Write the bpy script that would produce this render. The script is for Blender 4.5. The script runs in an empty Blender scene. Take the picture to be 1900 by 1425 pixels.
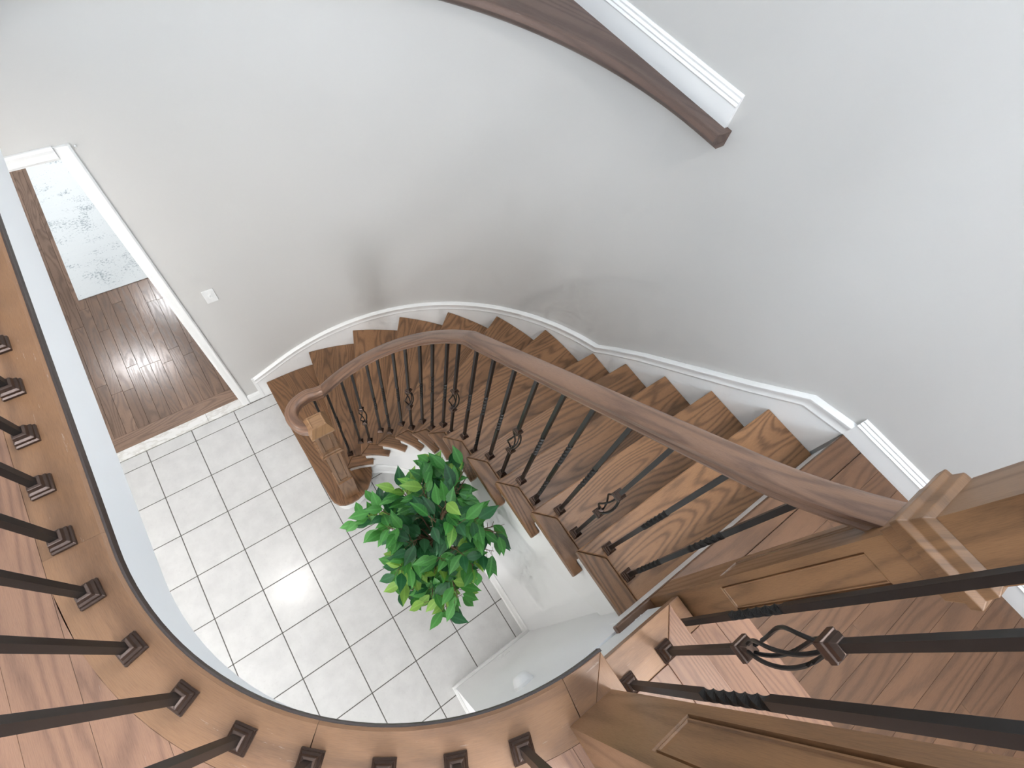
import bpy, bmesh, math, random
from mathutils import Vector, Matrix
random.seed(7)
scene = bpy.context.scene
col = scene.collection
R_ = math.radians

# ------------------------------------------------------------------ camera
cam_data = bpy.data.cameras.new('camera')
cam_data.sensor_fit = 'HORIZONTAL'
cam_data.sensor_width = 36.0
cam_data.lens = 932.0 / 1900.0 * 36.0
cam_data.clip_start = 0.01
cam_data.clip_end = 60
cam = bpy.data.objects.new('camera', cam_data)
col.objects.link(cam)
CR = ((0.81457667, -0.56283754, 0.14028098), (-0.44343717, -0.76014093, -0.47492026), (0.37393626, 0.32465316, -0.86877615))
cm = Matrix(((CR[0][0], -CR[1][0], -CR[2][0], 1.080),
             (CR[0][1], -CR[1][1], -CR[2][1], -2.685),
             (CR[0][2], -CR[1][2], -CR[2][2], 4.019),
             (0, 0, 0, 1)))
cam.matrix_world = cm
scene.camera = cam

# ------------------------------------------------------------------ world, window light, exposure
world = bpy.data.worlds.new('world')
scene.world = world
world.use_nodes = True
world.node_tree.nodes['Background'].inputs[0].default_value = (0.75, 0.86, 1.0, 1)
world.node_tree.nodes['Background'].inputs[1].default_value = 1.0
scene.view_settings.view_transform = 'Standard'
scene.view_settings.look = 'None'
scene.view_settings.gamma = 1.0
scene.view_settings.use_curve_mapping = False
scene.view_settings.exposure = 0.40

scene.cycles.max_bounces = 6
scene.cycles.diffuse_bounces = 3
scene.cycles.glossy_bounces = 2
scene.cycles.transmission_bounces = 1
scene.cycles.caustics_reflective = False
scene.cycles.caustics_refractive = False
scene.cycles.use_adaptive_sampling = True
scene.cycles.adaptive_threshold = 0.1
scene.cycles.adaptive_min_samples = 12

# room extents (metres)
X_LEFT, X_RIGHT, Y_BACK, Y_WALL, Z_CEIL = -2.6, 2.725, -4.6, -0.205, 5.6
H = 0.19                      # riser height
Z13, Z14, Z15, Z16 = 13 * H, 14 * H, 15 * H, 16 * H
Z_LOW_CEIL = 2.77
CX, CY = 1.105, -1.825        # centre of the stair curve
R_WALL = 1.62
BX, BY, BR = 1.335, -2.225, 0.62   # centre and radius of the balcony edge curve


def area_light(name, loc, rot, sx, sy, power, color):
    d = bpy.data.lights.new(name, 'AREA')
    d.shape = 'RECTANGLE'
    d.size, d.size_y = sx, sy
    d.energy = power
    d.color = color
    o = bpy.data.objects.new(name, d)
    o.location = loc
    o.rotation_euler = rot
    col.objects.link(o)
    return o


# daylight entering through the hall windows, the upper right one added as fill
area_light('daylight_upper_left', (X_LEFT + 0.06, -2.3, 4.55), (0, R_(-90), 0), 1.5, 2.4, 20, (0.80, 0.90, 1.0))
area_light('daylight_upper_back', (0.2, Y_BACK + 0.06, 4.65), (R_(90), 0, 0), 2.6, 1.3, 66, (0.70, 0.85, 1.0))
area_light('daylight_front_door', (-1.5, Y_BACK + 0.06, 1.25), (R_(90), 0, 0), 0.7, 1.7, 52, (0.95, 0.97, 1.0))
area_light('fill_upper_right', (X_RIGHT - 0.06, -1.7, 4.8), (0, R_(90), 0), 1.0, 2.0, 33, (0.78, 0.89, 1.0))  # added unseen source that brightens the fascia and balcony floor


# ------------------------------------------------------------------ material helpers
def new_mat(name):
    m = bpy.data.materials.new(name)
    m.use_nodes = True
    nt = m.node_tree
    b = nt.nodes['Principled BSDF']
    return m, nt, b


def N(nt, t, **kw):
    n = nt.nodes.new(t)
    for k, v in kw.items():
        setattr(n, k, v)
    return n


def math_node(nt, op, a, b=None):
    n = nt.nodes.new('ShaderNodeMath')
    n.operation = op
    for i, v in enumerate((a, b)):
        if v is None:
            continue
        if isinstance(v, (int, float)):
            n.inputs[i].default_value = v
        else:
            nt.links.new(v, n.inputs[i])
    return n.outputs[0]


def mix_col(nt, fac, a, b, mode='MIX'):
    n = nt.nodes.new('ShaderNodeMix')
    n.data_type = 'RGBA'
    n.blend_type = mode
    for i, v in ((0, fac), (6, a), (7, b)):
        if isinstance(v, (int, float)):
            n.inputs[i].default_value = v
        elif isinstance(v, tuple):
            n.inputs[i].default_value = v if len(v) == 4 else (*v, 1)
        else:
            nt.links.new(v, n.inputs[i])
    return n.outputs[2]


def noise(nt, vec, scale=(1, 1, 1), detail=3, rough=0.5, loc=(0, 0, 0)):
    mp = N(nt, 'ShaderNodeMapping')
    mp.inputs['Scale'].default_value = scale
    mp.inputs['Location'].default_value = loc
    nt.links.new(vec, mp.inputs[0])
    n = N(nt, 'ShaderNodeTexNoise')
    n.inputs['Scale'].default_value = 1.0
    n.inputs['Detail'].default_value = detail
    n.inputs['Roughness'].default_value = rough
    nt.links.new(mp.outputs[0], n.inputs['Vector'])
    return n.outputs['Fac']


def ramp(nt, fac, stops):
    r = N(nt, 'ShaderNodeValToRGB')
    els = r.color_ramp.elements
    while len(els) < len(stops):
        els.new(0.5)
    for e, (p, c) in zip(els, stops):
        e.position = p
        e.color = (*c, 1) if len(c) == 3 else c
    nt.links.new(fac, r.inputs[0])
    return r.outputs[0]


def wood(name, light, dark, rough=0.38, su=1.3, sv=7.0, rings=13.0, contrast=1.0, vary=0.22, wear=0.0):
    """oak: u of the UV map runs along the grain, both in metres"""
    m, nt, b = new_mat(name)
    uv = N(nt, 'ShaderNodeUVMap').outputs[0]
    oi = N(nt, 'ShaderNodeObjectInfo')
    off = N(nt, 'ShaderNodeCombineXYZ')
    nt.links.new(math_node(nt, 'MULTIPLY', oi.outputs['Random'], 37.0), off.inputs[0])
    nt.links.new(math_node(nt, 'MULTIPLY', oi.outputs['Random'], 11.3), off.inputs[1])
    add = N(nt, 'ShaderNodeVectorMath', operation='ADD')
    nt.links.new(uv, add.inputs[0])
    nt.links.new(off.outputs[0], add.inputs[1])
    p = add.outputs[0]
    sep = N(nt, 'ShaderNodeSeparateXYZ')
    nt.links.new(p, sep.inputs[0])
    d1 = noise(nt, p, (su, sv, 1), 1.0, 0.35)
    d2 = noise(nt, p, (7.0, 70.0, 1), 2, 0.5, (5, 3, 0))
    ph = math_node(nt, 'ADD', math_node(nt, 'MULTIPLY', sep.outputs[1], 90.0),
                   math_node(nt, 'ADD', math_node(nt, 'MULTIPLY', d1, rings * 2 * math.pi), math_node(nt, 'MULTIPLY', d2, 3.2)))
    s = math_node(nt, 'MULTIPLY', math_node(nt, 'ADD', math_node(nt, 'SINE', ph), 1.0), 0.5)
    ring = math_node(nt, 'POWER', s, 2.2)
    pore = noise(nt, p, (45.0, 900.0, 1), 2, 0.6, (2, 7, 0))
    pr = math_node(nt, 'MULTIPLY', math_node(nt, 'SUBTRACT', pore, 0.42), 2.6)
    prc = N(nt, 'ShaderNodeClamp')
    nt.links.new(pr, prc.inputs[0])
    fac = math_node(nt, 'MULTIPLY', math_node(nt, 'ADD', math_node(nt, 'MULTIPLY', ring, 0.62),
                                              math_node(nt, 'MULTIPLY', prc.outputs[0], 0.6)), contrast)
    fc = N(nt, 'ShaderNodeClamp')
    nt.links.new(fac, fc.inputs[0])
    c = mix_col(nt, fc.outputs[0], light, dark)
    big = noise(nt, p, (1.1, 3.5, 1), 2, 0.5, (9, 1, 0))
    c = mix_col(nt, 0.55, c, ramp(nt, big, [(0.3, (0.72, 0.70, 0.69)), (0.7, (1.22, 1.18, 1.14))]), 'MULTIPLY')
    br = math_node(nt, 'ADD', math_node(nt, 'MULTIPLY', oi.outputs['Random'], 2 * vary), 1.0 - vary)
    cb = N(nt, 'ShaderNodeCombineColor')
    for i in range(3):
        nt.links.new(br, cb.inputs[i])
    c = mix_col(nt, 1.0, c, cb.outputs[0], 'MULTIPLY')
    if wear > 0:      # pale scuffs and dust scratches
        w = noise(nt, p, (14, 160, 1), 4, 0.7, (1, 2, 0))
        w2 = noise(nt, p, (5, 9, 1), 2, 0.5, (3, 8, 0))
        wf = math_node(nt, 'MULTIPLY', math_node(nt, 'GREATER_THAN', w, 0.66), math_node(nt, 'GREATER_THAN', w2, 0.5))
        c = mix_col(nt, math_node(nt, 'MULTIPLY', wf, wear), c, (0.55, 0.47, 0.42))
    nt.links.new(c, b.inputs['Base Color'])
    rr = math_node(nt, 'ADD', math_node(nt, 'MULTIPLY', fc.outputs[0], 0.12), rough)
    nt.links.new(rr, b.inputs['Roughness'])
    bp = N(nt, 'ShaderNodeBump')
    bp.inputs['Strength'].default_value = 0.12
    bp.inputs['Distance'].default_value = 0.001
    nt.links.new(math_node(nt, 'SUBTRACT', 1.0, fc.outputs[0]), bp.inputs['Height'])
    nt.links.new(bp.outputs[0], b.inputs['Normal'])
    b.inputs['Specular IOR Level'].default_value = 0.45
    return m


def paint(name, c, rough=0.55, var=0.03, scale=1.2):
    m, nt, b = new_mat(name)
    tc = N(nt, 'ShaderNodeTexCoord').outputs['Object']
    n = noise(nt, tc, (scale, scale, scale), 3)
    c2 = tuple(min(1, v * (1 - var)) for v in c)
    nt.links.new(mix_col(nt, n, c, c2), b.inputs['Base Color'])
    b.inputs['Roughness'].default_value = rough
    fine = noise(nt, tc, (160, 160, 160), 2)
    bp = N(nt, 'ShaderNodeBump')
    bp.inputs['Strength'].default_value = 0.04
    bp.inputs['Distance'].default_value = 0.001
    nt.links.new(fine, bp.inputs['Height'])
    nt.links.new(bp.outputs[0], b.inputs['Normal'])
    return m


def tile_mat():
    m, nt, b = new_mat('ceramic_tile')
    tc = N(nt, 'ShaderNodeTexCoord').outputs['Object']
    oi = N(nt, 'ShaderNodeObjectInfo')
    off = N(nt, 'ShaderNodeVectorMath', operation='ADD')
    cx = N(nt, 'ShaderNodeCombineXYZ')
    nt.links.new(math_node(nt, 'MULTIPLY', oi.outputs['Random'], 50), cx.inputs[0])
    nt.links.new(tc, off.inputs[0])
    nt.links.new(cx.outputs[0], off.inputs[1])
    n1 = noise(nt, off.outputs[0], (9, 9, 9), 5, 0.62)
    n2 = noise(nt, off.outputs[0], (60, 60, 60), 3, 0.6)
    c = ramp(nt, n1, [(0.3, (0.575, 0.57, 0.565)), (0.62, (0.64, 0.635, 0.625))])
    c = mix_col(nt, math_node(nt, 'MULTIPLY', math_node(nt, 'GREATER_THAN', n2, 0.63), 0.18), c, (0.48, 0.46, 0.44))
    nt.links.new(c, b.inputs['Base Color'])
    b.inputs['Roughness'].default_value = 0.22
    bp = N(nt, 'ShaderNodeBump')
    bp.inputs['Strength'].default_value = 0.05
    bp.inputs['Distance'].default_value = 0.002
    nt.links.new(n1, bp.inputs['Height'])
    nt.links.new(bp.outputs[0], b.inputs['Normal'])
    return m


def marble_mat():
    m, nt, b = new_mat('marble')
    tc = N(nt, 'ShaderNodeTexCoord').outputs['Object']
    n = noise(nt, tc, (6, 14, 6), 6, 0.6)
    c = ramp(nt, n, [(0.42, (0.80, 0.79, 0.77)), (0.5, (0.66, 0.64, 0.60)), (0.55, (0.82, 0.81, 0.79))])
    nt.links.new(c, b.inputs['Base Color'])
    b.inputs['Roughness'].default_value = 0.25
    return m


def metal_mat():
    m, nt, b = new_mat('oil_rubbed_iron')
    tc = N(nt, 'ShaderNodeTexCoord').outputs['Object']
    n = noise(nt, tc, (60, 60, 60), 3)
    c = mix_col(nt, n, (0.006, 0.006, 0.006), (0.013, 0.011, 0.010))
    nt.links.new(c, b.inputs['Base Color'])
    b.inputs['Metallic'].default_value = 0.0
    b.inputs['Roughness'].default_value = 0.36
    b.inputs['Specular IOR Level'].default_value = 0.35
    return m


def shoe_mat():
    m, nt, b = new_mat('bronze_shoe')
    tc = N(nt, 'ShaderNodeTexCoord').outputs['Object']
    n = noise(nt, tc, (80, 80, 80), 3)
    c = mix_col(nt, n, (0.05, 0.034, 0.028), (0.10, 0.062, 0.046))
    nt.links.new(c, b.inputs['Base Color'])
    b.inputs['Metallic'].default_value = 0.75
    b.inputs['Roughness'].default_value = 0.28
    return m


def leaf_mat(name, c1, c2):
    m, nt, b = new_mat(name)
    uv = N(nt, 'ShaderNodeUVMap').outputs[0]
    sep = N(nt, 'ShaderNodeSeparateXYZ')
    nt.links.new(uv, sep.inputs[0])
    oi = N(nt, 'ShaderNodeObjectInfo')
    mid = math_node(nt, 'LESS_THAN', math_node(nt, 'ABSOLUTE', sep.outputs[1]), 0.035)
    v = math_node(nt, 'SINE', math_node(nt, 'MULTIPLY', math_node(nt, 'SUBTRACT', sep.outputs[0], math_node(nt, 'MULTIPLY', math_node(nt, 'ABSOLUTE', sep.outputs[1]), 0.6)), 48.0))
    vein = math_node(nt, 'MULTIPLY', math_node(nt, 'GREATER_THAN', v, 0.9), 0.16)
    c = mix_col(nt, oi.outputs['Random'], c1, c2)
    c = mix_col(nt, math_node(nt, 'MAXIMUM', math_node(nt, 'MULTIPLY', mid, 0.40), vein), c, tuple(min(1, x * 1.45 + 0.02) for x in c2))
    nt.links.new(c, b.inputs['Base Color'])
    b.inputs['Roughness'].default_value = 0.42
    tr = N(nt, 'ShaderNodeBsdfTranslucent')
    nt.links.new(c, tr.inputs[0])
    mx = N(nt, 'ShaderNodeMixShader')
    mx.inputs[0].default_value = 0.25
    nt.links.new(b.outputs[0], mx.inputs[1])
    nt.links.new(tr.outputs[0], mx.inputs[2])
    nt.links.new(mx.outputs[0], nt.nodes['Material Output'].inputs[0])
    return m


def rug_mat():
    m, nt, b = new_mat('distressed_rug')
    tc = N(nt, 'ShaderNodeTexCoord').outputs['Object']
    big = noise(nt, tc, (4.2, 3.0, 1), 2, 0.5, (1.7, 0.4, 0))
    fine = noise(nt, tc, (46, 60, 1), 4, 0.75)
    sep = N(nt, 'ShaderNodeSeparateXYZ')
    nt.links.new(tc, sep.inputs[0])
    rings = math_node(nt, 'SINE', math_node(nt, 'MULTIPLY', math_node(nt, 'ADD', math_node(nt, 'POWER', math_node(nt, 'ABSOLUTE', sep.outputs[0]), 1.3), math_node(nt, 'ABSOLUTE', math_node(nt, 'SINE', math_node(nt, 'MULTIPLY', sep.outputs[1], 4.2)))), 13.0))
    lvl = math_node(nt, 'ADD', math_node(nt, 'ADD', fine, math_node(nt, 'MULTIPLY', big, 0.55)), math_node(nt, 'MULTIPLY', rings, 0.05))
    f = N(nt, 'ShaderNodeMapRange')
    f.inputs['From Min'].default_value = 0.87
    f.inputs['From Max'].default_value = 0.96
    nt.links.new(lvl, f.inputs['Value'])
    c = mix_col(nt, f.outputs[0], (0.86, 0.90, 0.91), (0.36, 0.42, 0.45))
    st = noise(nt, tc, (2, 120, 1), 2)
    c = mix_col(nt, math_node(nt, 'MULTIPLY', st, 0.18), c, (0.62, 0.70, 0.74))
    nt.links.new(c, b.inputs['Base Color'])
    b.inputs['Roughness'].default_value = 0.95
    return m


def emit_mat(name, c, s):
    m, nt, b = new_mat(name)
    b.inputs['Base Color'].default_value = (*c, 1)
    b.inputs['Emission Color'].default_value = (*c, 1)
    b.inputs['Emission Strength'].default_value = s
    m.cycles.emission_sampling = 'NONE'
    return m


def plain(name, c, rough=0.5, metallic=0.0):
    m, nt, b = new_mat(name)
    tc = N(nt, 'ShaderNodeTexCoord').outputs['Object']
    n = noise(nt, tc, (30, 30, 30), 3)
    nt.links.new(mix_col(nt, n, c, tuple(v * 0.85 for v in c)), b.inputs['Base Color'])
    b.inputs['Roughness'].default_value = rough
    b.inputs['Metallic'].default_value = metallic
    return m


M = {
    'wall': paint('wall_paint', (0.58, 0.568, 0.548), 0.42, 0.03),
    'white': paint('white_trim_paint', (0.83, 0.83, 0.82), 0.38, 0.02),
    'ceil': paint('ceiling_paint', (0.86, 0.86, 0.86), 0.6, 0.02),
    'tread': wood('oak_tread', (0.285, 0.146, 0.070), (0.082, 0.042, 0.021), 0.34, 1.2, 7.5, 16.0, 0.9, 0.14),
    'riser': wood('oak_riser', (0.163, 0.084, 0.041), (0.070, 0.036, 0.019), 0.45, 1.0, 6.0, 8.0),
    'rail': wood('oak_rail', (0.235, 0.136, 0.089), (0.094, 0.054, 0.040), 0.30, 1.6, 14.0, 7.0, 0.85, 0.04),
    'newel': wood('oak_newel', (0.251, 0.132, 0.063), (0.109, 0.058, 0.029), 0.34, 1.2, 12.0, 7.0, 0.75, 0.06),
    'cap': wood('oak_cap', (0.36, 0.205, 0.105), (0.18, 0.10, 0.052), 0.36, 1.2, 12.0, 7.0, 0.7, 0.05),
    'balcony': wood('oak_balcony_floor', (0.296, 0.159, 0.099), (0.118, 0.060, 0.041), 0.34, 0.9, 11.0, 14.0, 0.65, 0.10, 0.10),
    'nosing': wood('oak_nosing', (0.265, 0.140, 0.073), (0.112, 0.057, 0.033), 0.32, 0.9, 8.0, 7.0, 0.65, 0.10, 0.30),
    'landing': wood('oak_landing_floor', (0.169, 0.087, 0.048), (0.074, 0.038, 0.021), 0.34, 1.0, 7.0, 11.0, 0.8, 0.12, 0.06),
    'hall': wood('oak_hall_floor', (0.293, 0.199, 0.150), (0.137, 0.093, 0.070), 0.17, 1.4, 9.0, 10.0, 0.85, 0.15),
    'ledge': wood('oak_ledge', (0.135, 0.086, 0.068), (0.066, 0.043, 0.036), 0.38, 0.8, 6.0, 6.0, 0.8, 0.05, 0.15),
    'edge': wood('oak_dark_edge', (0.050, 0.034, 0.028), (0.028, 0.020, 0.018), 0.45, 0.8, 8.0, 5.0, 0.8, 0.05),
    'tile': tile_mat(),
    'grout': plain('grout', (0.15, 0.138, 0.125), 0.9),
    'gap': plain('floor_gap', (0.11, 0.07, 0.05), 0.9),
    'marble': marble_mat(),
    'metal': metal_mat(),
    'shoe': shoe_mat(),
    'rug': rug_mat(),
    'plastic': plain('white_plastic', (0.82, 0.82, 0.81), 0.3),
    'pot': plain('black_pot', (0.03, 0.03, 0.03), 0.5),
    'soil': plain('moss', (0.10, 0.09, 0.04), 0.95),
    'bark': plain('bark', (0.16, 0.10, 0.055), 0.85),
    'leaf_a': leaf_mat('leaf_mid_green', (0.030, 0.17, 0.030), (0.085, 0.32, 0.060)),
    'leaf_b': leaf_mat('leaf_yellow_green', (0.13, 0.36, 0.045), (0.26, 0.47, 0.08)),
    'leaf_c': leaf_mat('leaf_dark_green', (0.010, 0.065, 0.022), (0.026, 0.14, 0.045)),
    'glass_bright': emit_mat('daylit_glass', (0.9, 0.95, 1.0), 2.0),
    'bulb': emit_mat('lamp_disc', (1.0, 0.97, 0.92), 25.0),
}


# ------------------------------------------------------------------ mesh builder
class MB:
    def __init__(self):
        self.v, self.f, self.uv = [], [], []

    def face(self, pts, uvs):
        i = len(self.v)
        self.v += [tuple(p) for p in pts]
        self.f.append(list(range(i, i + len(pts))))
        self.uv += [tuple(u) for u in uvs]

    def prism(self, poly, z0, z1, g=(1, 0)):
        """vertical prism over a counter-clockwise outline; g = grain direction in plan"""
        gl = math.hypot(*g)
        g = (g[0] / gl, g[1] / gl)
        u = lambda p: p[0] * g[0] + p[1] * g[1]
        w = lambda p: -p[0] * g[1] + p[1] * g[0]
        z0f = z0 if callable(z0) else (lambda p: z0)
        z1f = z1 if callable(z1) else (lambda p: z1)
        self.face([(p[0], p[1], z1f(p)) for p in poly], [(u(p), w(p)) for p in poly])
        self.face([(p[0], p[1], z0f(p)) for p in reversed(poly)], [(u(p), w(p)) for p in reversed(poly)])
        n = len(poly)
        for i in range(n):
            a, b = poly[i], poly[(i + 1) % n]
            self.face([(a[0], a[1], z0f(a)), (b[0], b[1], z0f(b)), (b[0], b[1], z1f(b)), (a[0], a[1], z1f(a))],
                      [(u(a), w(a) + z0f(a)), (u(b), w(b) + z0f(b)), (u(b), w(b) + z1f(b)), (u(a), w(a) + z1f(a))])
        return self

    def box(self, x0, x1, y0, y1, z0, z1, axis='x'):
        if axis == 'z':
            quads = [((x0, y0), (x1, y0)), ((x1, y0), (x1, y1)), ((x1, y1), (x0, y1)), ((x0, y1), (x0, y0))]
            for a, b in quads:
                l = math.dist(a, b)
                s = a[0] * 3.1 + a[1] * 1.7
                self.face([(*a, z0), (*b, z0), (*b, z1), (*a, z1)], [(z0, s), (z0, s + l), (z1, s + l), (z1, s)])
            self.face([(x0, y0, z1), (x1, y0, z1), (x1, y1, z1), (x0, y1, z1)], [(x0, y0), (x1, y0), (x1, y1), (x0, y1)])
            self.face([(x0, y1, z0), (x1, y1, z0), (x1, y0, z0), (x0, y0, z0)], [(x0, y1), (x1, y1), (x1, y0), (x0, y0)])
            return self
        return self.prism([(x0, y0), (x1, y0), (x1, y1), (x0, y1)], z0, z1, (1, 0) if axis == 'x' else (0, 1))

    def sweep(self, path, prof, caps=True, closed=True):
        """prof: (lateral to the right of travel, up) in order"""
        n = len(path)
        rings, L = [], 0.0
        us = []
        for i, p in enumerate(path):
            a = path[max(0, i - 1)]
            b = path[min(n - 1, i + 1)]
            tx, ty = b[0] - a[0], b[1] - a[1]
            l = math.hypot(tx, ty) or 1e-9
            rx, ry = ty / l, -tx / l
            # mitre factor
            if 0 < i < n - 1:
                t1 = (p[0] - a[0], p[1] - a[1])
                l1 = math.hypot(*t1) or 1e-9
                c = (t1[0] * tx + t1[1] * ty) / (l1 * l)
                k = 1 / max(0.5, c)
            else:
                k = 1
            rings.append([(p[0] + rx * q[0] * k, p[1] + ry * q[0] * k, p[2] + q[1]) for q in prof])
            if i:
                L += math.dist(path[i - 1], p)
            us.append(L)
        vs = [0.0]
        m = len(prof)
        for j in range(m):
            vs.append(vs[-1] + math.dist(prof[j], prof[(j + 1) % m]))
        for i in range(n - 1):
            for j in range(m if closed else m - 1):
                k = (j + 1) % m
                self.face([rings[i][j], rings[i + 1][j], rings[i + 1][k], rings[i][k]],
                          [(us[i], vs[j]), (us[i + 1], vs[j]), (us[i + 1], vs[j + 1]), (us[i], vs[j + 1])])
        if caps and closed:
            self.face([rings[0][j] for j in range(m)], [(prof[j][0], prof[j][1]) for j in range(m)])
            self.face([rings[-1][j] for j in reversed(range(m))], [(prof[j][0], prof[j][1]) for j in reversed(range(m))])
        return self

    def squares(self, levels, cx=0, cy=0, caps=True):
        """stack of square sections: (z, half width, turn)"""
        rings = []
        for lv in levels:
            z, hw = lv[0], lv[1]
            a = lv[2] if len(lv) > 2 else 0.0
            rr = hw * math.sqrt(2)
            rings.append([(cx + rr * math.cos(a + R_(45 + 90 * k)), cy + rr * math.sin(a + R_(45 + 90 * k)), z) for k in range(4)])
        for i in range(len(rings) - 1):
            h0, h1 = levels[i][1], levels[i + 1][1]
            for k in range(4):
                j = (k + 1) % 4
                self.face([rings[i][k], rings[i][j], rings[i + 1][j], rings[i + 1][k]],
                          [(levels[i][0], k * .2), (levels[i][0], k * .2 + 2 * h0), (levels[i + 1][0], k * .2 + 2 * h1), (levels[i + 1][0], k * .2)])
        if caps:
            self.face(list(reversed(rings[0])), [(p[0], p[1]) for p in reversed(rings[0])])
            self.face(rings[-1], [(p[0], p[1]) for p in rings[-1]])
        return self

    def tube(self, pts, r, seg=6, caps=True):
        rs = r if isinstance(r, (list, tuple)) else [r] * len(pts)
        P = [Vector(p) for p in pts]
        rings = []
        ref = Vector((0.3, 0.2, 1)).normalized()
        for i, p in enumerate(P):
            t = (P[min(len(P) - 1, i + 1)] - P[max(0, i - 1)]).normalized()
            a = t.cross(ref)
            if a.length < 1e-3:
                a = t.cross(Vector((1, 0, 0)))
            a.normalize()
            b = t.cross(a)
            rings.append([p + (a * math.cos(2 * math.pi * k / seg) + b * math.sin(2 * math.pi * k / seg)) * rs[i] for k in range(seg)])
        L = 0
        for i in range(len(P) - 1):
            l = (P[i + 1] - P[i]).length
            for k in range(seg):
                j = (k + 1) % seg
                self.face([rings[i][k], rings[i][j], rings[i + 1][j], rings[i + 1][k]],
                          [(L, k * .02), (L, k * .02 + .02), (L + l, k * .02 + .02), (L + l, k * .02)])
            L += l
        if caps:
            self.face(list(reversed(rings[0])), [(0, 0)] * seg)
            self.face(rings[-1], [(0, 0)] * seg)
        return self

    def build(self, name, mat, parent=None, smooth=False, bevel=0.0, loc=None):
        me = bpy.data.meshes.new(name)
        me.from_pydata(self.v, [], self.f)
        ul = me.uv_layers.new(name='UVMap')
        for i, u in enumerate(self.uv):
            ul.data[i].uv = u
        bm = bmesh.new()
        bm.from_mesh(me)
        bmesh.ops.remove_doubles(bm, verts=bm.verts, dist=1e-5)
        bmesh.ops.recalc_face_normals(bm, faces=bm.faces)
        bm.to_mesh(me)
        bm.free()
        me.materials.append(mat)
        o = bpy.data.objects.new(name, me)
        col.objects.link(o)
        if parent:
            o.parent = parent
        if loc:
            o.location = loc
        if smooth:
            me.polygons.foreach_set('use_smooth', [True] * len(me.polygons))
            if hasattr(me, 'set_sharp_from_angle'):
                me.set_sharp_from_angle(angle=R_(35))
        if bevel:
            md = o.modifiers.new('bevel', 'BEVEL')
            md.width = bevel
            md.segments = 2
            md.limit_method = 'ANGLE'
            md.angle_limit = R_(40)
        return o


def empty(name, loc=(0, 0, 0)):
    o = bpy.data.objects.new(name, None)
    o.location = loc
    o.empty_display_size = 0.1
    col.objects.link(o)
    return o


def tag(o, label=None, cat=None, group=None, kind=None):
    if label:
        o['label'] = label
    if cat:
        o['category'] = cat
    if group:
        o['group'] = group
    if kind:
        o['kind'] = kind
    return o


def structure(o, label=None):
    o['kind'] = 'structure'
    if label:
        o['label'] = label
    return o


def link_copy(o, parent=None, loc=None):
    c = o.copy()
    col.objects.link(c)
    c.parent = parent
    if loc is not None:
        c.location = loc
    return c


def pol(r, deg, cx=CX, cy=CY):
    return (cx + r * math.cos(R_(deg)), cy + r * math.sin(R_(deg)))


def arc(r, a0, a1, n, cx=CX, cy=CY):
    return [pol(r, a0 + (a1 - a0) * i / n, cx, cy) for i in range(n + 1)]


def ccw(poly):
    s = sum(poly[i][0] * poly[(i + 1) % len(poly)][1] - poly[(i + 1) % len(poly)][0] * poly[i][1] for i in range(len(poly)))
    return poly if s > 0 else list(reversed(poly))


# ------------------------------------------------------------------ foyer floor: tiles
T = 0.33
G = 0.0029           # half joint
floor = structure(MB().box(X_LEFT, 1.95, Y_BACK, -0.137, -0.10, -0.0035).build('floor', M['grout']), 'pale ceramic tile floor of the foyer with thin dark joints')


def tile_mesh(w, d):
    return MB().box(-w / 2, w / 2, -d / 2, d / 2, -0.0045, 0.0).build('tile', M['tile'], floor, bevel=0.0014)


proto = None
for i in range(-3, 6):
    for j in range(1, 13):
        x0, y1 = i * T, -j * T
        if x0 > 1.6 and y1 > -1.2:
            continue
        if proto is None:
            proto = tile_mesh(T - 2 * G, T - 2 * G)
            o = proto
        else:
            o = link_copy(proto, floor)
        o.location = (x0 + T / 2, y1 - T / 2, 0)
        o.rotation_euler.z = random.choice((0, 1, 2, 3)) * math.pi / 2
strip = None
for i in range(-3, 4):      # narrow cut row along the marble threshold
    if strip is None:
        strip = tile_mesh(T - 2 * G, 0.106 - 2 * G)
        o = strip
    else:
        o = link_copy(strip, floor)
    o.location = (i * T + T / 2, -0.277, 0)

# marble threshold in the doorway, two slabs
th = structure(MB().box(-0.9, 0.467, -0.2215, -0.139, -0.01, 0.006).build('trim_1', M['marble'], bevel=0.001), 'white marble threshold between tile and hardwood')
MB().box(0.469, 0.775, -0.2215, -0.139, -0.01, 0.006).build('slab', M['marble'], th, bevel=0.001)

# ------------------------------------------------------------------ hall floor beyond the doorway
hall = structure(MB().box(-1.6, 1.6, -0.137, 4.6, -0.10, -0.004).build('floor_hall', M['gap']), 'brown oak plank floor of the hall beyond the doorway')
MB().box(-0.9, 0.80, -0.1365, -0.0125, -0.006, 0.002).build('plank', M['hall'], hall, bevel=0.0008)
PW = 0.083
for c in range(-4, 13):
    x0 = -0.245 + c * PW
    y = -0.011
    first = True
    while y < 3.9:
        L = random.uniform(0.35, 0.75) if first else random.uniform(0.5, 1.3)
        first = False
        y2 = min(4.2, y + L)
        MB().prism([(x0 + .0009, y + .0009), (x0 + PW - .0009, y + .0009), (x0 + PW - .0009, y2 - .0009), (x0 + .0009, y2 - .0009)], -0.006, 0.0, (0, 1)).build('plank', M['hall'], hall, bevel=0.0008)
        y = y2

# ------------------------------------------------------------------ walls
# stair wall, lower part up to the ledge: inner face follows the curve
inner = [(0.80, Y_WALL)] + arc(R_WALL, 90, 0, 48) + [(X_RIGHT, Y_BACK)]
outer = [(X_RIGHT + 0.15, Y_BACK), (X_RIGHT + 0.15, Y_WALL + 0.14), (0.80, Y_WALL + 0.14)]
wall_stair = structure(MB().prism(ccw(inner + outer), -0.1, Z16 - 0.035).build('wall_stair', M['wall'], smooth=True), 'tall warm grey wall curving round the staircase')
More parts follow.
